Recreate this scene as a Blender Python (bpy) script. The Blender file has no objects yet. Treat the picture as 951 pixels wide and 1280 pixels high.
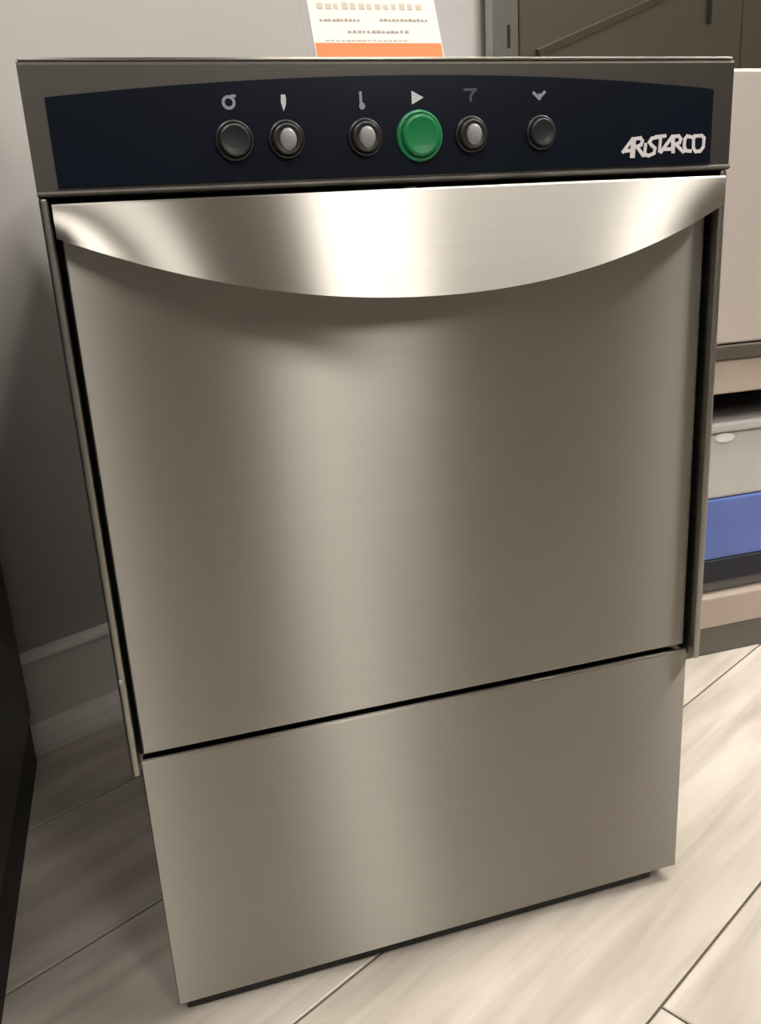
import bpy, bmesh, math, random
from mathutils import Matrix, Vector

random.seed(4)
scene = bpy.context.scene
COL = scene.collection

# ------------------------------------------------------------------ camera
CAM = Vector((0.0258, -0.5553, 0.5643))
RIGHT = Vector((0.955243, -0.290308, -0.056849))
DOWN = Vector((-0.138271, -0.268283, -0.953365))
FWD = Vector((0.261518, 0.918556, -0.296417))
cam_data = bpy.data.cameras.new('camera')
cam_data.sensor_fit = 'HORIZONTAL'
cam_data.sensor_width = 36.0
cam_data.lens = 36.0 * 1083.2 / 951.0
cam_data.clip_start = 0.01
cam = bpy.data.objects.new('camera', cam_data)
COL.objects.link(cam)
m = Matrix.Identity(4)
for r in range(3):
    m[r][0], m[r][1], m[r][2], m[r][3] = RIGHT[r], -DOWN[r], -FWD[r], CAM[r]
cam.matrix_world = m
scene.camera = cam

# ------------------------------------------------------------------ world, exposure
world = bpy.data.worlds.new('world')
scene.world = world
world.use_nodes = True
world.node_tree.nodes['Background'].inputs[0].default_value = (1.0, 0.95, 0.88, 1)
world.node_tree.nodes['Background'].inputs[1].default_value = 0.25
scene.view_settings.view_transform = 'Standard'
scene.view_settings.look = 'None'
scene.view_settings.gamma = 1.0
scene.view_settings.use_curve_mapping = False
scene.view_settings.exposure = 0.0
PANEL_COLOR = (1.0, 0.95, 0.895, 1)
BAND_GLOW, WS0, WS1, WZ0, WZ1 = 15.0, -0.42, -0.12, 0.95, 2.45      # added glowing panel that draws the bright band on the door
# ceiling light panels, the last two added to brighten wall, floor and gap: (x, y, size x, size y, strength)
PANELS = [(0.77, -2.05, 0.24, 1.2, 23.0), (-0.76, -1.60, 0.3, 1.2, 34.0), (2.15, -0.50, 0.3, 1.2, 32.0), (1.30, 0.0, 1.1, 0.24, 62.0), (-0.23, -2.25, 0.30, 1.2, 12.0)]

# ------------------------------------------------------------------ helpers
TH = math.radians(27.5)            # the wall and the floor boards run at this angle to the machine
CS, SN = math.cos(TH), math.sin(TH)


def RP(s, n, z=0.0):
    """room coordinates (along the wall, towards the wall, up) to world"""
    return (s * CS - n * SN, s * SN + n * CS, z)


def new_obj(name, bm, mat, parent=None, smooth=False):
    me = bpy.data.meshes.new(name)
    bmesh.ops.recalc_face_normals(bm, faces=bm.faces)
    bm.to_mesh(me)
    bm.free()
    if smooth:
        for p in me.polygons:
            p.use_smooth = True
    me.materials.append(mat)
    o = bpy.data.objects.new(name, me)
    COL.objects.link(o)
    if parent is not None:
        o.parent = parent
        o.matrix_parent_inverse = Matrix.Translation(-WLOC.get(parent.name, Vector()))
    return o


WLOC = {}                           # world locations of parents (all unrotated unless stated)


def thing(name, label, cat, loc=(0, 0, 0), group=None):
    o = bpy.data.objects.new(name, None)
    COL.objects.link(o)
    o.location = loc
    o.empty_display_size = 0.05
    WLOC[o.name] = Vector(loc)
    o['label'] = label
    o['category'] = cat
    if group:
        o['group'] = group
    return o


def tag(o, label, cat, group=None):
    o['label'] = label
    o['category'] = cat
    if group:
        o['group'] = group
    return o


def add_box(bm, x0, x1, y0, y1, z0, z1, bev=0.0, seg=2):
    vs = [bm.verts.new((x, y, z)) for x in (x0, x1) for y in (y0, y1) for z in (z0, z1)]
    fs = [(0, 1, 3, 2), (4, 6, 7, 5), (0, 4, 5, 1), (2, 3, 7, 6), (0, 2, 6, 4), (1, 5, 7, 3)]
    faces = [bm.faces.new([vs[i] for i in f]) for f in fs]
    if bev > 0:
        es = set()
        for f in faces:
            es.update(f.edges)
        bmesh.ops.bevel(bm, geom=list(es), offset=bev, segments=seg, affect='EDGES', profile=0.5)


def box(name, mat, parent, x0, x1, y0, y1, z0, z1, bev=0.001, seg=2):
    bm = bmesh.new()
    add_box(bm, x0, x1, y0, y1, z0, z1, bev, seg)
    return new_obj(name, bm, mat, parent)


def prism_xy(name, mat, parent, pts, z0, z1, bev=0.0):
    bm = bmesh.new()
    a = [bm.verts.new((x, y, z0)) for x, y in pts]
    b = [bm.verts.new((x, y, z1)) for x, y in pts]
    bm.faces.new(a)
    bm.faces.new(b)
    for i in range(len(pts)):
        j = (i + 1) % len(pts)
        bm.faces.new((a[i], a[j], b[j], b[i]))
    if bev:
        bmesh.ops.bevel(bm, geom=list(bm.edges), offset=bev, segments=2, affect='EDGES')
    return new_obj(name, bm, mat, parent)


def rbox(name, mat, parent, s0, s1, n0, n1, z0, z1, bev=0.0):
    """box in room coordinates"""
    return prism_xy(name, mat, parent, [RP(s0, n0)[:2], RP(s1, n0)[:2], RP(s1, n1)[:2], RP(s0, n1)[:2]], z0, z1, bev)


def prism_xz(bm, pts, y0, y1):
    """closed outline in x-z extruded along y"""
    a = [bm.verts.new((x, y0, z)) for x, z in pts]
    b = [bm.verts.new((x, y1, z)) for x, z in pts]
    bm.faces.new(a)
    bm.faces.new(b)
    for i in range(len(pts)):
        j = (i + 1) % len(pts)
        bm.faces.new((a[i], a[j], b[j], b[i]))


def lathe_y(bm, cx, cz, prof, n=40, squash=1.0):
    """surface of revolution about an axis along y; prof = [(radius, y)], closed with a cap at both ends"""
    rings = []
    for r, y in prof:
        rings.append([bm.verts.new((cx + r * math.cos(2 * math.pi * i / n), y, cz + r * squash * math.sin(2 * math.pi * i / n))) for i in range(n)])
    for a, b in zip(rings, rings[1:]):
        for i in range(n):
            j = (i + 1) % n
            bm.faces.new((a[i], a[j], b[j], b[i]))
    bm.faces.new(rings[0])
    bm.faces.new(rings[-1])


def lathe_z(bm, cx, cy, prof, n=24):
    rings = []
    for r, z in prof:
        rings.append([bm.verts.new((cx + r * math.cos(2 * math.pi * i / n), cy + r * math.sin(2 * math.pi * i / n), z)) for i in range(n)])
    for a, b in zip(rings, rings[1:]):
        for i in range(n):
            j = (i + 1) % n
            bm.faces.new((a[i], a[j], b[j], b[i]))
    bm.faces.new(rings[0])
    bm.faces.new(rings[-1])


def stroke(bm, pts, w, y0, y1):
    """ribbon of width w along a polyline in x-z, extruded from y0 to y1"""
    for q, ((xa, za), (xb, zb)) in enumerate(zip(pts, pts[1:])):
        y0 -= 0.000012
        dx, dz = xb - xa, zb - za
        L = math.hypot(dx, dz) or 1e-9
        ux, uz = dx / L * w * 0.35, dz / L * w * 0.35
        px, pz = -dz / L * w / 2, dx / L * w / 2
        xa_, za_, xb_, zb_ = xa - ux, za - uz, xb + ux, zb + uz
        prism_xz(bm, [(xa_ + px, za_ + pz), (xb_ + px, zb_ + pz), (xb_ - px, zb_ - pz), (xa_ - px, za_ - pz)], y0, y1)


# ------------------------------------------------------------------ materials
def mat_new(name):
    mt = bpy.data.materials.new(name)
    mt.use_nodes = True
    return mt, mt.node_tree, mt.node_tree.nodes['Principled BSDF']


def plain(name, col, rough=0.5, metal=0.0, spec=0.5, var=0.06, scale=30.0, coat=0.0):
    """principled colour with a little procedural mottling"""
    mt, nt, b = mat_new(name)
    tc = nt.nodes.new('ShaderNodeTexCoord')
    nz = nt.nodes.new('ShaderNodeTexNoise')
    nz.inputs['Scale'].default_value = scale
    nz.inputs['Detail'].default_value = 4
    nt.links.new(tc.outputs['Object'], nz.inputs['Vector'])
    mr = nt.nodes.new('ShaderNodeMapRange')
    mr.inputs['To Min'].default_value = 1 - var
    mr.inputs['To Max'].default_value = 1 + var
    nt.links.new(nz.outputs['Fac'], mr.inputs['Value'])
    mx = nt.nodes.new('ShaderNodeVectorMath')
    mx.operation = 'SCALE'
    mx.inputs[0].default_value = col[:3]
    nt.links.new(mr.outputs['Result'], mx.inputs['Scale'])
    nt.links.new(mx.outputs['Vector'], b.inputs['Base Color'])
    b.inputs['Roughness'].default_value = rough
    b.inputs['Metallic'].default_value = metal
    b.inputs['Specular IOR Level'].default_value = spec
    b.inputs['Coat Weight'].default_value = coat
    return mt


def steel(name, col=(0.40, 0.382, 0.34), rough=0.38, aniso=0.97, tangent=(0, 0, 1), grain=(1.5, 1.5, 420), bump=0.04):
    """brushed stainless steel; the highlight is drawn out across the brushing"""
    mt, nt, b = mat_new(name)
    tc = nt.nodes.new('ShaderNodeTexCoord')
    mp = nt.nodes.new('ShaderNodeMapping')
    mp.inputs['Scale'].default_value = grain
    nt.links.new(tc.outputs['Object'], mp.inputs['Vector'])
    nz = nt.nodes.new('ShaderNodeTexNoise')
    nz.inputs['Scale'].default_value = 2.0
    nz.inputs['Detail'].default_value = 3
    nt.links.new(mp.outputs['Vector'], nz.inputs['Vector'])
    mr = nt.nodes.new('ShaderNodeMapRange')
    mr.inputs['To Min'].default_value = rough - 0.05
    mr.inputs['To Max'].default_value = rough + 0.05
    nt.links.new(nz.outputs['Fac'], mr.inputs['Value'])
    nt.links.new(mr.outputs['Result'], b.inputs['Roughness'])
    mr2 = nt.nodes.new('ShaderNodeMapRange')
    mr2.inputs['To Min'].default_value = 0.94
    mr2.inputs['To Max'].default_value = 1.06
    nt.links.new(nz.outputs['Fac'], mr2.inputs['Value'])
    sc = nt.nodes.new('ShaderNodeVectorMath')
    sc.operation = 'SCALE'
    sc.inputs[0].default_value = col
    nt.links.new(mr2.outputs['Result'], sc.inputs['Scale'])
    nt.links.new(sc.outputs['Vector'], b.inputs['Base Color'])
    b.inputs['Metallic'].default_value = 1.0
    b.inputs['Anisotropic'].default_value = aniso
    cx = nt.nodes.new('ShaderNodeCombineXYZ')
    for i in range(3):
        cx.inputs[i].default_value = tangent[i]
    nt.links.new(cx.outputs['Vector'], b.inputs['Tangent'])
    bp = nt.nodes.new('ShaderNodeBump')
    bp.inputs['Strength'].default_value = bump
    bp.inputs['Distance'].default_value = 0.0005
    nt.links.new(nz.outputs['Fac'], bp.inputs['Height'])
    nt.links.new(bp.outputs['Normal'], b.inputs['Normal'])
    return mt


def brushed(name, col, rough, aniso, grain=(1.2, 1.2, 420)):
    """strongly brushed sheet: microscopic horizontal scratches draw highlights out vertically"""
    mt = bpy.data.materials.new(name)
    mt.use_nodes = True
    nt = mt.node_tree
    nt.nodes.clear()
    tc = nt.nodes.new('ShaderNodeTexCoord')
    mp = nt.nodes.new('ShaderNodeMapping')
    mp.inputs['Scale'].default_value = grain
    nt.links.new(tc.outputs['Object'], mp.inputs['Vector'])
    nz = nt.nodes.new('ShaderNodeTexNoise')
    nz.inputs['Scale'].default_value = 2.0
    nz.inputs['Detail'].default_value = 3
    nt.links.new(mp.outputs['Vector'], nz.inputs['Vector'])
    mr = nt.nodes.new('ShaderNodeMapRange')
    mr.inputs['To Min'].default_value = 0.93
    mr.inputs['To Max'].default_value = 1.07
    nt.links.new(nz.outputs['Fac'], mr.inputs['Value'])
    sc = nt.nodes.new('ShaderNodeVectorMath')
    sc.operation = 'SCALE'
    sc.inputs[0].default_value = col
    nt.links.new(mr.outputs['Result'], sc.inputs['Scale'])
    gl = nt.nodes.new('ShaderNodeBsdfAnisotropic')
    gl.distribution = 'GGX'
    gl.inputs['Roughness'].default_value = rough
    gl.inputs['Anisotropy'].default_value = aniso
    nt.links.new(sc.outputs['Vector'], gl.inputs['Color'])
    cx = nt.nodes.new('ShaderNodeCombineXYZ')
    cx.inputs[0].default_value = 1.0
    nt.links.new(cx.outputs['Vector'], gl.inputs['Tangent'])
    out = nt.nodes.new('ShaderNodeOutputMaterial')
    nt.links.new(gl.outputs[0], out.inputs[0])
    return mt


def wood(name):
    """white-washed wood-look boards, grain along local x"""
    mt, nt, b = mat_new(name)
    tc = nt.nodes.new('ShaderNodeTexCoord')
    oi = nt.nodes.new('ShaderNodeObjectInfo')
    off = nt.nodes.new('ShaderNodeVectorMath')
    off.operation = 'SCALE'
    off.inputs[0].default_value = (7.0, 13.0, 3.0)
    nt.links.new(oi.outputs['Random'], off.inputs['Scale'])
    add = nt.nodes.new('ShaderNodeVectorMath')
    nt.links.new(tc.outputs['Object'], add.inputs[0])
    nt.links.new(off.outputs['Vector'], add.inputs[1])
    mp = nt.nodes.new('ShaderNodeMapping')
    mp.inputs['Scale'].default_value = (2.2, 22.0, 1.0)
    nt.links.new(add.outputs['Vector'], mp.inputs['Vector'])
    n1 = nt.nodes.new('ShaderNodeTexNoise')
    n1.inputs['Scale'].default_value = 1.6
    n1.inputs['Detail'].default_value = 6
    n1.inputs['Distortion'].default_value = 0.6
    nt.links.new(mp.outputs['Vector'], n1.inputs['Vector'])
    mp2 = nt.nodes.new('ShaderNodeMapping')
    mp2.inputs['Scale'].default_value = (3.0, 9.0, 1.0)
    nt.links.new(add.outputs['Vector'], mp2.inputs['Vector'])
    n2 = nt.nodes.new('ShaderNodeTexNoise')
    n2.inputs['Scale'].default_value = 1.3
    n2.inputs['Detail'].default_value = 3
    nt.links.new(mp2.outputs['Vector'], n2.inputs['Vector'])
    r1 = nt.nodes.new('ShaderNodeValToRGB')
    e = r1.color_ramp.elements
    e[0].position, e[0].color = 0.30, (0.51, 0.455, 0.39, 1)
    e[1].position, e[1].color = 0.56, (0.70, 0.635, 0.555, 1)
    nt.links.new(n1.outputs['Fac'], r1.inputs['Fac'])
    r2 = nt.nodes.new('ShaderNodeValToRGB')
    e = r2.color_ramp.elements
    e[0].position, e[0].color = 0.32, (0.70, 0.69, 0.66, 1)
    e[1].position, e[1].color = 0.62, (1.0, 1.0, 1.0, 1)
    nt.links.new(n2.outputs['Fac'], r2.inputs['Fac'])
    mx = nt.nodes.new('ShaderNodeMix')
    mx.data_type = 'RGBA'
    mx.blend_type = 'MULTIPLY'
    mx.inputs['Factor'].default_value = 0.85
    nt.links.new(r1.outputs['Color'], mx.inputs['A'])
    nt.links.new(r2.outputs['Color'], mx.inputs['B'])
    nt.links.new(mx.outputs['Result'], b.inputs['Base Color'])
    b.inputs['Roughness'].default_value = 0.45
    bp = nt.nodes.new('ShaderNodeBump')
    bp.inputs['Strength'].default_value = 0.15
    bp.inputs['Distance'].default_value = 0.001
    nt.links.new(n1.outputs['Fac'], bp.inputs['Height'])
    nt.links.new(bp.outputs['Normal'], b.inputs['Normal'])
    return mt


def emit(name, col, strength):
    mt = bpy.data.materials.new(name)
    mt.use_nodes = True
    nt = mt.node_tree
    nt.nodes.clear()
    em = nt.nodes.new('ShaderNodeEmission')
    em.inputs[0].default_value = col
    em.inputs[1].default_value = strength
    out = nt.nodes.new('ShaderNodeOutputMaterial')
    nt.links.new(em.outputs[0], out.inputs[0])
    return mt


def clear_plastic(name):
    mt = bpy.data.materials.new(name)
    mt.use_nodes = True
    nt = mt.node_tree
    nt.nodes.clear()
    tr = nt.nodes.new('ShaderNodeBsdfTransparent')
    tr.inputs[0].default_value = (0.97, 0.97, 0.985, 1)
    df = nt.nodes.new('ShaderNodeBsdfDiffuse')
    df.inputs[0].default_value = (0.85, 0.85, 0.90, 1)
    gl = nt.nodes.new('ShaderNodeBsdfGlossy')
    gl.inputs['Roughness'].default_value = 0.08
    m1 = nt.nodes.new('ShaderNodeMixShader')
    m1.inputs[0].default_value = 0.07
    nt.links.new(tr.outputs[0], m1.inputs[1])
    nt.links.new(df.outputs[0], m1.inputs[2])
    m2 = nt.nodes.new('ShaderNodeMixShader')
    m2.inputs[0].default_value = 0.06
    nt.links.new(m1.outputs[0], m2.inputs[1])
    nt.links.new(gl.outputs[0], m2.inputs[2])
    out = nt.nodes.new('ShaderNodeOutputMaterial')
    nt.links.new(m2.outputs[0], out.inputs[0])
    return mt


STEEL = brushed('brushed_steel', (0.44, 0.42, 0.375), 0.37, 0.76)
STEEL_HANDLE = brushed('brushed_steel_handle', (0.50, 0.477, 0.43), 0.33, 0.74)
STEEL_FASCIA = steel('satin_steel_fascia', col=(0.105, 0.099, 0.087), rough=0.5, aniso=0.5)  # colour darkened to stand in for the dark room reflected in the fascia
STEEL_SIDE = steel('steel_casing', col=(0.38, 0.365, 0.325), rough=0.38, aniso=0.4)
STEEL_DARK = steel('dark_olive_steel', col=(0.30, 0.275, 0.22), rough=0.42, aniso=0.3)
STEEL_NEIGHBOR = plain('pale_satin_steel', (0.66, 0.59, 0.54), 0.42, metal=0.45, var=0.03, scale=8)
BLACK = plain('black_rubber', (0.006, 0.006, 0.007), 0.6)
NAVY = plain('navy_black_film', (0.0065, 0.009, 0.017), 0.28, spec=0.25)
WHITE_PRINT = plain('white_print', (0.62, 0.63, 0.68), 0.5)
GREY_PRINT = plain('grey_print', (0.30, 0.31, 0.35), 0.5)
DIM_PRINT = plain('dim_print', (0.07, 0.075, 0.09), 0.5)
LOGO_PRINT = plain('logo_print', (0.78, 0.74, 0.76), 0.5)
BTN_BLACK = plain('black_button', (0.022, 0.022, 0.023), 0.35)
BTN_GREEN = plain('green_button', (0.012, 0.20, 0.065), 0.3)
BTN_GREEN_RING = plain('green_button_rim', (0.025, 0.22, 0.09), 0.3)
LENS = plain('pale_lens', (0.27, 0.27, 0.275), 0.4)
WALL = plain('grey_wall_paint', (0.42, 0.40, 0.375), 0.75, var=0.02, scale=6)
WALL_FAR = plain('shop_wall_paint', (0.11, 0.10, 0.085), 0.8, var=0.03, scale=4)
CEIL = plain('ceiling_paint', (0.50, 0.48, 0.44), 0.85, var=0.02, scale=5)
SKIRT = plain('white_skirting_paint', (0.86, 0.84, 0.80), 0.4, var=0.02)
WOOD = wood('whitewashed_boards')
GROUT = plain('dark_joint', (0.09, 0.075, 0.06), 0.9)
CABINET = plain('black_laminate', (0.010, 0.011, 0.018), 0.4)
PAPER = plain('white_paper', (0.74, 0.72, 0.69), 0.8, var=0.01)
ORANGE = plain('orange_print', (0.78, 0.22, 0.07), 0.75, var=0.04)
INK = plain('faded_ink', (0.36, 0.32, 0.27), 0.8)
INK_PALE = plain('pale_ink', (0.56, 0.49, 0.39), 0.8)
ACRYLIC = clear_plastic('clear_acrylic')
BROWN = plain('dark_brown_trim', (0.085, 0.068, 0.055), 0.5)
CREAM = plain('cream_board', (0.42, 0.35, 0.29), 0.6)
PLINTH = plain('grey_green_plinth', (0.115, 0.11, 0.09), 0.5)
WHITEBOX = plain('greyish_white_plastic', (0.49, 0.47, 0.455), 0.4)
BLUE = plain('blue_print', (0.105, 0.16, 0.45), 0.45, var=0.15, scale=14)
DARKNAVY = plain('dark_navy', (0.006, 0.007, 0.015), 0.6)
BOXGREY = plain('grey_card', (0.17, 0.165, 0.16), 0.6)

# ------------------------------------------------------------------ the room
S0, S1, N0, N1, H = -1.6, 2.7, -3.1, 0.488, 2.6


def structure(o):
    o['kind'] = 'structure'
    return o


floor = structure(rbox('floor', GROUT, None, S0 - 0.1, S1 + 0.1, N0 - 0.1, N1 + 0.1, -0.05, -0.0022))
PW, GAP = 0.1947, 0.0022
row0 = -0.262                       # a joint line of the boards


def board(s0, s1, n0, n1):
    L, Wd = s1 - s0, n1 - n0
    bm = bmesh.new()
    c = 0.0012
    lo = [bm.verts.new((x, y, -0.0021)) for x, y in ((-L / 2, -Wd / 2), (L / 2, -Wd / 2), (L / 2, Wd / 2), (-L / 2, Wd / 2))]
    mi = [bm.verts.new((v.co.x, v.co.y, -c * 0.6)) for v in lo]
    hi = [bm.verts.new((v.co.x - math.copysign(c, v.co.x), v.co.y - math.copysign(c, v.co.y), 0.0)) for v in lo]
    for a, b in ((lo, mi), (mi, hi)):
        for i in range(4):
            j = (i + 1) % 4
            bm.faces.new((a[i], a[j], b[j], b[i]))
    bm.faces.new(hi)
    o = new_obj('plank', bm, WOOD, floor)
    o.location = RP((s0 + s1) / 2, (n0 + n1) / 2)
    o.rotation_euler = (0, 0, TH)


k0 = math.floor((N0 - row0) / PW)
k1 = math.ceil((N1 - row0) / PW)
for k in range(k0, k1):
    n0, n1 = row0 + k * PW, row0 + (k + 1) * PW
    n0c, n1c = max(n0, N0) + GAP / 2, min(n1, N1) - GAP / 2
    if n1c - n0c < 0.02:
        continue
    LEN = 1.2
    start = 0.257 if k == -1 else {0: -0.25, 1: 0.92, 2: -0.30}.get(k, random.uniform(0, LEN))
    while start > S0:
        start -= LEN
    a = start
    while a < S1:
        lo_, hi_ = max(a, S0) + GAP / 2, min(a + LEN, S1) - GAP / 2
        if hi_ - lo_ > 0.02:
            board(lo_, hi_, n0c, n1c)
        a += LEN

structure(rbox('wall_back', WALL, None, S0 - 0.1, S1 + 0.1, N1, N1 + 0.1, 0, H))
structure(rbox('wall_left', WALL_FAR, None, S0 - 0.1, S0, N0, N1, 0, H))
structure(rbox('wall_right', WALL_FAR, None, S1, S1 + 0.1, N0, N1, 0, H))
structure(rbox('wall_front', WALL_FAR, None, S0 - 0.1, S1 + 0.1, N0 - 0.1, N0, 0, H))
structure(rbox('ceiling', CEIL, None, S0 - 0.1, S1 + 0.1, N0 - 0.1, N1 + 0.1, H, H + 0.1))

# unseen window-shaped glowing panel, added for the light band on the door
glow = structure(rbox('window_1', SKIRT, None, WS0 - 0.04, WS1 + 0.04, N0 + 0.0005, N0 + 0.020, WZ0 - 0.04, WZ1 + 0.04))
rbox('pane', emit('daylight_glass', (1.0, 0.965, 0.90, 1), BAND_GLOW), glow, WS0, WS1, N0 + 0.0205, N0 + 0.024, WZ0, WZ1)
for z in (WZ0 + 0.5, WZ0 + 1.0):
    rbox('glazing_bar', SKIRT, glow, WS0, WS1, N0 + 0.0245, N0 + 0.035, z - 0.012, z + 0.012)

# baseboard with a bead on top and a sloped shoe moulding at the floor
bb = structure(rbox('baseboard_back', SKIRT, None, S0, S1, N1 - 0.014, N1, 0.0, 0.108))


def room_profile(name, prof, s0, s1, mat, parent):
    """profile of (n, z) points swept along the wall"""
    bm = bmesh.new()
    a = [bm.verts.new(RP(s0, n, z)) for n, z in prof]
    b = [bm.verts.new(RP(s1, n, z)) for n, z in prof]
    bm.faces.new(a)
    bm.faces.new(b)
    for i in range(len(prof)):
        j = (i + 1) % len(prof)
        bm.faces.new((a[i], a[j], b[j], b[i]))
    return new_obj(name, bm, mat, parent)


room_profile('cap_bead', [(N1, 0.108), (N1 - 0.016, 0.108), (N1 - 0.0165, 0.112), (N1 - 0.014, 0.1155), (N1 - 0.008, 0.1185), (N1, 0.1195)], S0, S1, SKIRT, bb)
room_profile('shoe_moulding', [(N1 - 0.014, 0.0), (N1 - 0.036, 0.0), (N1 - 0.035, 0.008), (N1 - 0.029, 0.020), (N1 - 0.021, 0.028), (N1 - 0.014, 0.031)], S0, S1, SKIRT, bb)

# ceiling lamps, the last two added as fill light
for i, (x, y, sx, sy, power) in enumerate(PANELS):
    lab = ['long ceiling light panel in front of the dishwasher', 'long ceiling light panel above the black counter side', 'long ceiling light panel above the steel cabinet side', 'long ceiling light panel set crosswise above the machines', 'long ceiling light panel at the end of the aisle, in line with the gap'][i]
    t = thing('ceiling_light', lab, 'light', (x, y, H), 'ceiling light panels')
    f = box('lamp_frame', SKIRT, t, x - sx / 2 - 0.02, x + sx / 2 + 0.02, y - sy / 2 - 0.02, y + sy / 2 + 0.02, H - 0.030, H - 0.0005, 0.003)
    box('diffuser', emit('lamp_diffuser', PANEL_COLOR, power), t, x - sx / 2, x + sx / 2, y - sy / 2, y + sy / 2, H - 0.036, H - 0.030, 0)

# ------------------------------------------------------------------ the dishwasher
XL, XR, YF = -0.0061, 0.4461, -0.0096
ZT = 0.6680
dw = thing('dishwasher', 'brushed stainless steel undercounter dishwasher with black control strip and curved handle', 'dishwasher', (0.22, 0.25, 0))

box('casing', STEEL_SIDE, dw, XL, XR, 0.0245, 0.50, 0.2225, 0.6665, 0.0015)
# front frame uprights with rounded lower ends
for x0, x1 in ((XL, -0.0012), (0.4405, XR)):
    box('frame_upright', STEEL_SIDE, dw, x0, x1, YF + 0.0004, 0.0240, 0.2235, 0.5990, 0.0018, 3)
box('door_seal', BLACK, dw, -0.0010, 0.4403, 0.0205, 0.0242, 0.2232, 0.5990, 0.0005)
# fascia: folded sheet with crisp bright top edge and a lip under the control strip
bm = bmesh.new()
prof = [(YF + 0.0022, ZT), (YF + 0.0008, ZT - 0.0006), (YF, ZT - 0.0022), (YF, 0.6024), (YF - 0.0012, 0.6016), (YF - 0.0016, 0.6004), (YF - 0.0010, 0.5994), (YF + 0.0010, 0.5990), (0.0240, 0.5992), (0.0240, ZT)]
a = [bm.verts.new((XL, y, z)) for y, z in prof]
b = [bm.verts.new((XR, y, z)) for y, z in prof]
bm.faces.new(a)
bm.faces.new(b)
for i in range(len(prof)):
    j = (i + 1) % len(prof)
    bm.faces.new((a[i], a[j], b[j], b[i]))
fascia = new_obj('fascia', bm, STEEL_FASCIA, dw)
box('fascia_top_edge', STEEL_HANDLE, dw, XL + 0.001, XR - 0.001, YF + 0.0002, 0.030, ZT + 0.0001, ZT + 0.0016, 0.0005)

# black control strip with an arched upper edge
ix0, ix1, iz0 = 0.0056, 0.4303, 0.6036
pts = [(ix0, iz0), (ix1, iz0)]
NA = 40
for i in range(NA + 1):
    u = 1 - 2 * i / NA
    x = (ix0 + ix1) / 2 + u * (ix1 - ix0) / 2
    pts.append((x, 0.6595 - 0.0098 * u * u))
bm = bmesh.new()
prism_xz(bm, pts, YF - 0.0010, YF + 0.0005)
strip = new_obj('control_strip', bm, NAVY, dw)
strip['label'] = 'navy black control strip with arched upper edge'
YS = YF - 0.0010                     # face of the strip


def marks(name, mat, polys, w, label=None, lift=0.0):
    bm = bmesh.new()
    for k, p in enumerate(polys):
        stroke(bm, p, w, YS - 0.0003 - k * 0.00013 - lift, YS + 0.0002)
    o = new_obj(name, bm, mat, strip)
    if label:
        o['label'] = label
    return o


def filled(name, mat, pts, label=None):
    bm = bmesh.new()
    prism_xz(bm, pts, YS - 0.0003, YS + 0.0002)
    o = new_obj(name, bm, mat, strip)
    if label:
        o['label'] = label
    return o


def arc(cx, cz, rx, rz, a0, a1, n=10):
    return [(cx + rx * math.cos(math.radians(a0 + (a1 - a0) * i / n)), cz + rz * math.sin(math.radians(a0 + (a1 - a0) * i / n))) for i in range(n + 1)]


# printed symbols above the buttons
marks('icon', GREY_PRINT, [arc(0.1050, 0.6458, 0.0031, 0.0030, 0, 360, 14), [(0.1068, 0.6490), (0.1088, 0.6492)]], 0.0016, 'grey ring symbol')
filled('icon', WHITE_PRINT, [(0.1366, 0.6408), (0.1381, 0.6438), (0.1386, 0.6470), (0.1383, 0.6496), (0.1357, 0.6496), (0.1354, 0.6455)], 'white drop symbol')
marks('icon', GREY_PRINT, [[(0.1838, 0.6502), (0.1838, 0.6440)], arc(0.1844, 0.6428, 0.0010, 0.0012, 0, 360, 8)], 0.0016, 'grey thermometer symbol')
filled('icon', WHITE_PRINT, [(0.2160, 0.6508), (0.2236, 0.6470), (0.2160, 0.6432)], 'white play triangle')
marks('icon', DIM_PRINT, [[(0.2506, 0.6510), (0.2582, 0.6512)], [(0.2576, 0.6508), (0.2546, 0.6478), (0.2544, 0.6448)]], 0.0015, 'faint grey symbol')
marks('icon', GREY_PRINT, [[(0.2972, 0.6488), (0.3010, 0.6456), (0.3050, 0.6492)], [(0.3012, 0.6478), (0.3012, 0.6452)]], 0.0017, 'grey arrow symbol pointing down')


# brand lettering, drawn stroke by stroke: slanted joined capitals
def LG(px, py):
    return (0.3571 + 7.72e-5 * px, 0.6272 - 1.8e-6 * px - 6.2e-5 * py)


LETTERS = [
    [[(66, 238), (158, 108), (150, 285)], [(90, 228), (165, 218)]],                                    # A
    [[(176, 112), (168, 285)], [(170, 108), (232, 100), (252, 128), (240, 168), (190, 188)], [(205, 190), (262, 272)]],  # R
    [[(286, 160), (278, 275)]],                                                                        # I
    [[(404, 92), (345, 104), (322, 140), (345, 172), (380, 200), (372, 252), (318, 275), (284, 262)]],    # S
    [[(385, 88), (478, 78)], [(432, 92), (424, 232)]],                                                 # T
    [[(440, 240), (548, 84), (560, 240)], [(470, 212), (560, 208)]],                                   # A
    [[(560, 90), (566, 240)], [(560, 84), (612, 80), (634, 108), (624, 146), (574, 166)], [(590, 168), (664, 240)]],      # R
    [[(748, 92), (700, 80), (676, 110), (672, 180), (690, 228), (740, 232)]],                          # C
    [[(770, 80), (846, 76), (872, 100), (868, 190), (838, 232), (790, 236), (766, 200), (764, 110), (774, 82)]],          # O
]
for li, polys in enumerate(LETTERS):
    marks('letter', LOGO_PRINT, [[LG(*p) for p in poly] for poly in polys], 0.0022, lift=(li % 2) * 0.00006)

# push buttons
ZB = 0.6254


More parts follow.
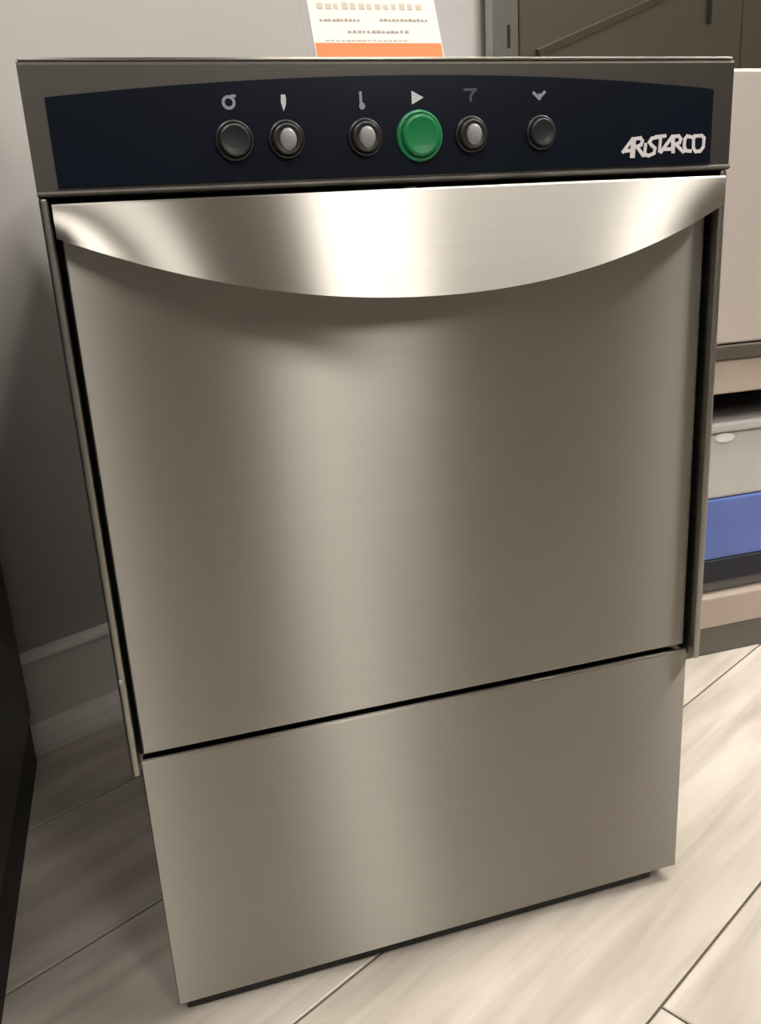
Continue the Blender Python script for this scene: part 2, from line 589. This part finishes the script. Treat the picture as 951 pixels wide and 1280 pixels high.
def button(x, r, cap, rim, label, lens=None):
    bm = bmesh.new()
    lathe_y(bm, x, ZB, [(r, YS + 0.0002), (r, YS - 0.0016), (r * 0.97, YS - 0.0024), (r * 0.90, YS - 0.0028), (r * 0.82, YS - 0.0020)])
    ring = new_obj('push_button', bm, rim, dw, smooth=False)
    ring['label'] = label
    bm = bmesh.new()
    rr = r * 0.81
    lathe_y(bm, x, ZB, [(rr, YS - 0.0014), (rr, YS - 0.0042), (rr * 0.96, YS - 0.0050), (rr * 0.86, YS - 0.0054), (rr * 0.5, YS - 0.0049), (rr * 0.1, YS - 0.0047)])
    new_obj('cap', bm, cap, ring)
    if lens:
        bm = bmesh.new()
        lathe_y(bm, x + 0.0002, ZB - 0.0004, [(0.0050, YS - 0.0050), (0.0048, YS - 0.0062), (0.0036, YS - 0.0072), (0.0016, YS - 0.0077)], 20, 1.25)
        new_obj('lens', bm, lens, ring)
    return ring


button(0.1060, 0.0112, BTN_BLACK, BTN_BLACK, 'black push button')
button(0.1368, 0.0108, BTN_BLACK, BTN_BLACK, 'black push button with pale lit centre', LENS)
button(0.1850, 0.0108, BTN_BLACK, BTN_BLACK, 'black push button with pale lit centre', LENS)
button(0.2198, 0.0148, BTN_GREEN, BTN_GREEN_RING, 'large green start button')
button(0.2540, 0.0108, BTN_BLACK, BTN_BLACK, 'black push button with pale lit centre', LENS)
button(0.3018, 0.0104, BTN_BLACK, BTN_BLACK, 'black push button')

# door leaf
DX0, DX1 = 0.0024, 0.4366
box('door', STEEL, dw, DX0, DX1, 0.0, 0.0200, 0.2345, 0.5935, 0.0012, 3)

# curved handle: sheet leaning out towards its arched lower edge
hx0, hx1, hz = 0.0006, 0.4425, 0.5938
xm = (hx0 + hx1) / 2
hw = (hx1 - hx0) / 2
NU, NV = 72, 10


def handle_pt(i, j, back):
    u = -1 + 2 * i / NU
    x = xm + hw * u
    B = max(0.0, 1 - u * u)
    zb = 0.5312 + 0.0455 * abs(u) ** 2.05
    v = j / NV
    z = hz - (hz - zb) * v
    y = -0.0125 - 0.008 * B - 0.020 * (B ** 0.85) * v
    return (x, y + (0.0022 if back else 0.0), z)


bm = bmesh.new()
F = [[bm.verts.new(handle_pt(i, j, False)) for j in range(NV + 1)] for i in range(NU + 1)]
Bk = [[bm.verts.new(handle_pt(i, j, True)) for j in range(NV + 1)] for i in range(NU + 1)]
for i in range(NU):
    for j in range(NV):
        bm.faces.new((F[i][j], F[i + 1][j], F[i + 1][j + 1], F[i][j + 1]))
        bm.faces.new((Bk[i][j], Bk[i][j + 1], Bk[i + 1][j + 1], Bk[i + 1][j]))
    bm.faces.new((F[i][0], Bk[i][0], Bk[i + 1][0], F[i + 1][0]))
    bm.faces.new((F[i][NV], F[i + 1][NV], Bk[i + 1][NV], Bk[i][NV]))
for j in range(NV):
    bm.faces.new((F[0][j], F[0][j + 1], Bk[0][j + 1], Bk[0][j]))
    bm.faces.new((F[NU][j], Bk[NU][j], Bk[NU][j + 1], F[NU][j + 1]))
sharp = [e for e in bm.edges if e.verts[0] in set(F[0]) or False]
handle = new_obj('handle', bm, STEEL_HANDLE, dw, smooth=True)
handle['label'] = 'bright curved handle across the top of the door'
es = handle.modifiers.new('edge_split', 'EDGE_SPLIT')
es.split_angle = math.radians(40)
# folded flange that joins the handle's upper edge to the door
bm = bmesh.new()
ring_t = []
for i in range(NU + 1):
    p = handle_pt(i, 0, False)
    bx = min(max(p[0], DX0), DX1)
    ring_t.append([bm.verts.new((p[0], p[1] + 0.0004, hz)), bm.verts.new((p[0], p[1] + 0.0012, hz + 0.0012)), bm.verts.new((bx, 0.012, hz + 0.0012)), bm.verts.new((bx, 0.012, hz))])
for a, b in zip(ring_t, ring_t[1:]):
    for q in range(4):
        w = (q + 1) % 4
        bm.faces.new((a[q], a[w], b[w], b[q]))
bm.faces.new(ring_t[0])
bm.faces.new(ring_t[-1])
new_obj('handle_flange', bm, STEEL_HANDLE, handle)
# small catch seen in the slot between fascia and handle
box('catch', STEEL_SIDE, dw, 0.2140, 0.2190, -0.0040, 0.0080, hz + 0.0014, hz + 0.0034, 0.0006)

# lower panel with folded bright top edge
box('lower_panel', STEEL, dw, 0.0, 0.4400, 0.0, 0.0030, 0.0140, 0.2280, 0.0008, 3)
box('panel_backing', BLACK, dw, 0.0012, 0.4388, 0.0032, 0.0184, 0.0150, 0.2230, 0.0005)  # black filler added so the gap under the door reads dark
box('panel_edge', STEEL_HANDLE, dw, 0.0004, 0.4396, -0.0003, 0.0026, 0.2282, 0.2292, 0.0003)
box('lower_body', STEEL_SIDE, dw, 0.0022, 0.4378, 0.0187, 0.485, 0.0260, 0.2222, 0.001)
# screw heads on the frame upright
for x, z in ((-0.0040, 0.297),):
    bm = bmesh.new()
    lathe_y(bm, x, z, [(0.0020, YF + 0.0006), (0.0019, YF - 0.0002), (0.0012, YF - 0.0007)], 14)
    new_obj('screw', bm, STEEL_HANDLE, dw)
for x in (0.030, 0.410):
    for y in (0.055, 0.450):
        bm = bmesh.new()
        lathe_z(bm, x, y, [(0.016, 0.0002), (0.017, 0.004), (0.015, 0.010), (0.009, 0.012), (0.009, 0.0258)])
        new_obj('foot', bm, BLACK, dw)
box('base_rail', BLACK, dw, 0.006, 0.418, 0.006, 0.018, 0.0030, 0.0137, 0.0005)  # black strip standing in for the shadow band under the lower panel

# ------------------------------------------------------------------ leaflet in a leaning acrylic holder on the machine
T = 0.434
LN = math.hypot(1, T)
UPV = Vector((0, T, 1)) / LN
NRM = Vector((0, -1, T)) / LN
B0 = Vector((0.2097, 0.1832, 0.672))


def slab(bm, x0, x1, v0, v1, d0, d1):
    """box on the leaning plane: across, up the slope, distance towards the viewer"""
    vs = [bm.verts.new(B0 + Vector((x, 0, 0)) + UPV * v + NRM * d) for x in (x0, x1) for v in (v0, v1) for d in (d0, d1)]
    for f in [(0, 1, 3, 2), (4, 6, 7, 5), (0, 4, 5, 1), (2, 3, 7, 6), (0, 2, 6, 4), (1, 5, 7, 3)]:
        bm.faces.new([vs[i] for i in f])


holder = thing('sign_holder', 'clear acrylic sign holder leaning back on top of the dishwasher', 'sign holder', (0.277, 0.19, 0.6696))
bm = bmesh.new()
slab(bm, -0.006, 0.1360, -0.0005, 0.185, -0.0022, 0.0)
new_obj('back_plate', bm, ACRYLIC, holder)
bm = bmesh.new()
slab(bm, -0.006, 0.1360, -0.0005, 0.012, 0.0016, 0.0036)
new_obj('front_lip', bm, ACRYLIC, holder)
box('base', ACRYLIC, holder, 0.2037, 0.3457, 0.176, 0.262, 0.6698, 0.6716, 0.0004)
leaf = thing('leaflet', 'white printed leaflet with orange band at its foot', 'leaflet', (0.2647, 0.19, 0.672))
bm = bmesh.new()
slab(bm, 0.0, 0.110, 0.001, 0.150, 0.0003, 0.0007)
new_obj('paper', bm, PAPER, leaf)
bm = bmesh.new()
slab(bm, 0.0008, 0.1092, 0.0015, 0.0528, 0.0008, 0.0010)
new_obj('orange_band', bm, ORANGE, leaf)


def text_row(x0, x1, v0, v1, words, mat, fill=0.72, name='print_line'):
    """a line of unreadable small print as separate ink blocks of uneven size"""
    bm = bmesh.new()
    x = x0
    rnd = random.Random(int(x0 * 1e5 + v0 * 1e6))
    step = (x1 - x0) / words
    for i in range(words):
        w = step * fill * rnd.uniform(0.75, 1.15)
        h = (v1 - v0) * rnd.uniform(0.7, 1.0)
        slab(bm, x0 + i * step, min(x0 + i * step + w, x1), v0, v0 + h, 0.0008, 0.0010)
    new_obj(name, bm, mat, leaf)


text_row(0.0075, 0.0995, 0.0828, 0.0888, 13, INK_PALE, 0.62)
text_row(0.0080, 0.0430, 0.0718, 0.0742, 10, INK)
text_row(0.0590, 0.1020, 0.0722, 0.0746, 12, INK)
text_row(0.0300, 0.0830, 0.0618, 0.0642, 13, INK)
text_row(0.0100, 0.0810, 0.0545, 0.0558, 16, INK_PALE)
text_row(0.0075, 0.0995, 0.0950, 0.1010, 12, INK_PALE, 0.62)

# ------------------------------------------------------------------ black counter on the left
cnt = thing('counter', 'black counter unit left of the dishwasher, at the wall', 'counter', (-0.36, -0.05, 0))
CX = -0.1330


def wall_y(x):
    return (N1 - 0.040 + SN * x) / CS


prism_xy('carcass', CABINET, cnt, [(CX, -0.20), (CX, wall_y(CX)), (-0.62, wall_y(-0.62)), (-0.62, -0.20)], 0.06, 0.86, 0.001)
prism_xy('toe_kick', BLACK, cnt, [(CX - 0.002, -0.16), (CX - 0.002, wall_y(CX) - 0.01), (-0.60, wall_y(-0.60) - 0.01), (-0.60, -0.16)], 0.0003, 0.0598)
prism_xy('counter_top', CABINET, cnt, [(CX + 0.0, -0.225), (CX + 0.0, wall_y(CX)), (-0.63, wall_y(-0.63)), (-0.63, -0.225)], 0.8603, 0.89, 0.002)
for x0, x1 in ((-0.616, -0.379), (-0.375, -0.137)):
    d = box('cabinet_door', CABINET, cnt, x0, x1, -0.2180, -0.2005, 0.068, 0.852, 0.001)
    hxp = x1 - 0.03 if x0 < -0.5 else x0 + 0.03
    box('handle', STEEL_SIDE, d, hxp - 0.005, hxp + 0.005, -0.2340, -0.2185, 0.66, 0.78, 0.002)

# ------------------------------------------------------------------ pale steel machine on an open stand, right
NX0, NX1, NY = 0.7000, 1.2400, 0.35
app = thing('steel_machine', 'pale stainless steel machine on open stand right of the dishwasher', 'machine', (0.97, 0.5, 0.40))
box('body', STEEL_SIDE, app, NX0, NX1, NY + 0.022, 0.66, 0.4035, 0.722, 0.003)
box('door', STEEL_NEIGHBOR, app, NX0 + 0.004, NX1 - 0.004, NY, NY + 0.0215, 0.4215, 0.7275, 0.004, 3)
box('bottom_trim', BROWN, app, NX0, NX1, NY - 0.004, NY + 0.0215, 0.4032, 0.4205, 0.002)
std = thing('stand', 'open stand with cream lower shelf under the pale steel machine', 'stand', (0.97, 0.5, 0))
box('rail', CREAM, std, NX0, NX1, NY, NY + 0.020, 0.3605, 0.4028, 0.002)
box('top_board', BLACK, std, NX0, NX1, NY + 0.0205, 0.66, 0.388, 0.4028, 0.001)
box('back_panel', BLACK, std, NX0 + 0.02, NX1 - 0.02, 0.645, 0.659, 0.086, 0.3875, 0.001)
for x in (NX0, NX1 - 0.018):
    box('side_panel', BLACK, std, x, x + 0.018, NY + 0.0205, 0.644, 0.0865, 0.3875, 0.001)
box('shelf', CREAM, std, NX0, NX1, NY, 0.66, 0.0415, 0.0855, 0.002)
box('plinth', PLINTH, std, NX0 + 0.002, NX1 - 0.002, NY + 0.003, 0.655, 0.0003, 0.0412, 0.001)

tub = thing('storage_tub', 'white and blue storage tub with dark base on stand shelf', 'tub', (0.93, 0.47, 0.0858))
TY = NY + 0.012
box('foot_band', BOXGREY, tub, 0.7250, 1.130, TY + 0.006, 0.60, 0.0860, 0.1020, 0.002)
box('base_band', DARKNAVY, tub, 0.7220, 1.133, TY - 0.002, 0.602, 0.1022, 0.1345, 0.003)
box('blue_band', BLUE, tub, 0.7240, 1.131, TY, 0.600, 0.1347, 0.2190, 0.003)
box('body', WHITEBOX, tub, 0.7260, 1.129, TY + 0.001, 0.598, 0.2192, 0.3080, 0.005, 3)
box('lid', WHITEBOX, tub, 0.7210, 1.134, TY - 0.004, 0.603, 0.3082, 0.3215, 0.004, 3)
bm = bmesh.new()
lathe_y(bm, 0.7500, 0.3010, [(0.0150, TY + 0.0012), (0.0145, TY - 0.0012), (0.0110, TY - 0.0020)], 24, 0.42)
new_obj('grip', bm, PAPER, tub)  # small raised white oval on the front of the tub

# ------------------------------------------------------------------ dark steel cladding on the wall behind the machines
NF = 0.458
CZ = 1.85
cab = thing('steel_wall_cladding', 'dark olive steel wall cladding with diagonal brace behind the machines', 'wall cladding', RP(1.45, N1, 0.125))
EDGE = steel('grey_steel_edge', col=(0.42, 0.42, 0.39), rough=0.42, aniso=0.3)
rbox('backing', STEEL_DARK, cab, 1.000, 2.100, NF + 0.018, N1 - 0.0005, 0.126, CZ, 0.001)
rbox('edge_strip', EDGE, cab, 0.9860, 1.0530, NF + 0.002, NF + 0.0175, 0.125, CZ, 0.001)
for z in (0.35, 0.871, 1.45):
    rbox('slot', BLACK, cab, 1.0240, 1.0300, NF + 0.0008, NF + 0.0018, z - 0.017, z + 0.017)
rbox('panel', STEEL_DARK, cab, 1.0550, 1.8640, NF, NF + 0.0175, 0.125, CZ, 0.0015)
rbox('panel', STEEL_DARK, cab, 1.8720, 2.1000, NF, NF + 0.0175, 0.125, CZ, 0.0015)
rbox('joint_strip', BLACK, cab, 1.8645, 1.8715, NF + 0.006, NF + 0.0175, 0.125, CZ)
rbox('hook_rail', BLACK, cab, 1.7010, 1.7070, NF - 0.008, NF - 0.0002, 0.963, 1.12, 0.001)


def brace(s0, z0, s1, z1, w, d):
    L = math.hypot(s1 - s0, z1 - z0)
    us, uz = (s1 - s0) / L, (z1 - z0) / L
    bm = bmesh.new()
    rows = []
    for s_, z_ in ((s0, z0), (s1, z1)):
        rows.append([bm.verts.new(RP(s_ - uz * o, n, z_ + us * o)) for o, n in ((-w / 2, NF - 0.0003), (-w / 2 * 0.8, NF - d), (w / 2 * 0.8, NF - d), (w / 2, NF - 0.0003))])
    a, b = rows
    for i in range(4):
        j = (i + 1) % 4
        bm.faces.new((a[i], a[j], b[j], b[i]))
    bm.faces.new(a)
    bm.faces.new(b)
    return new_obj('diagonal_brace', bm, BRACE, cab)


BRACE = steel('brace_steel', col=(0.19, 0.17, 0.14), rough=0.45, aniso=0.2)
brace(1.10, 0.852, 1.66, 1.037, 0.014, 0.006)

# ------------------------------------------------------------------ unseen black counter behind the camera, added to darken the steel's reflections
isl = thing('island_counter', 'long black island counter across the aisle facing the dishwasher', 'counter', (0.3, -1.3, 0))
box('carcass', CABINET, isl, -0.72, 1.7, -1.55, -1.06, 0.08, 0.92, 0.002)
box('toe_kick', BLACK, isl, -0.69, 1.67, -1.52, -1.11, 0.0003, 0.0798, 0.001)
box('counter_top', CABINET, isl, -0.75, 1.73, -1.58, -1.02, 0.9203, 0.95, 0.003)
for i in range(5):
    x0 = -0.717 + i * 0.4836
    d = box('cabinet_door', CABINET, isl, x0, x0 + 0.4796, -1.0598, -1.0410, 0.09, 0.912, 0.0015)
    box('handle', STEEL_SIDE, d, x0 + 0.43, x0 + 0.44, -1.0405, -1.0250, 0.70, 0.82, 0.002)
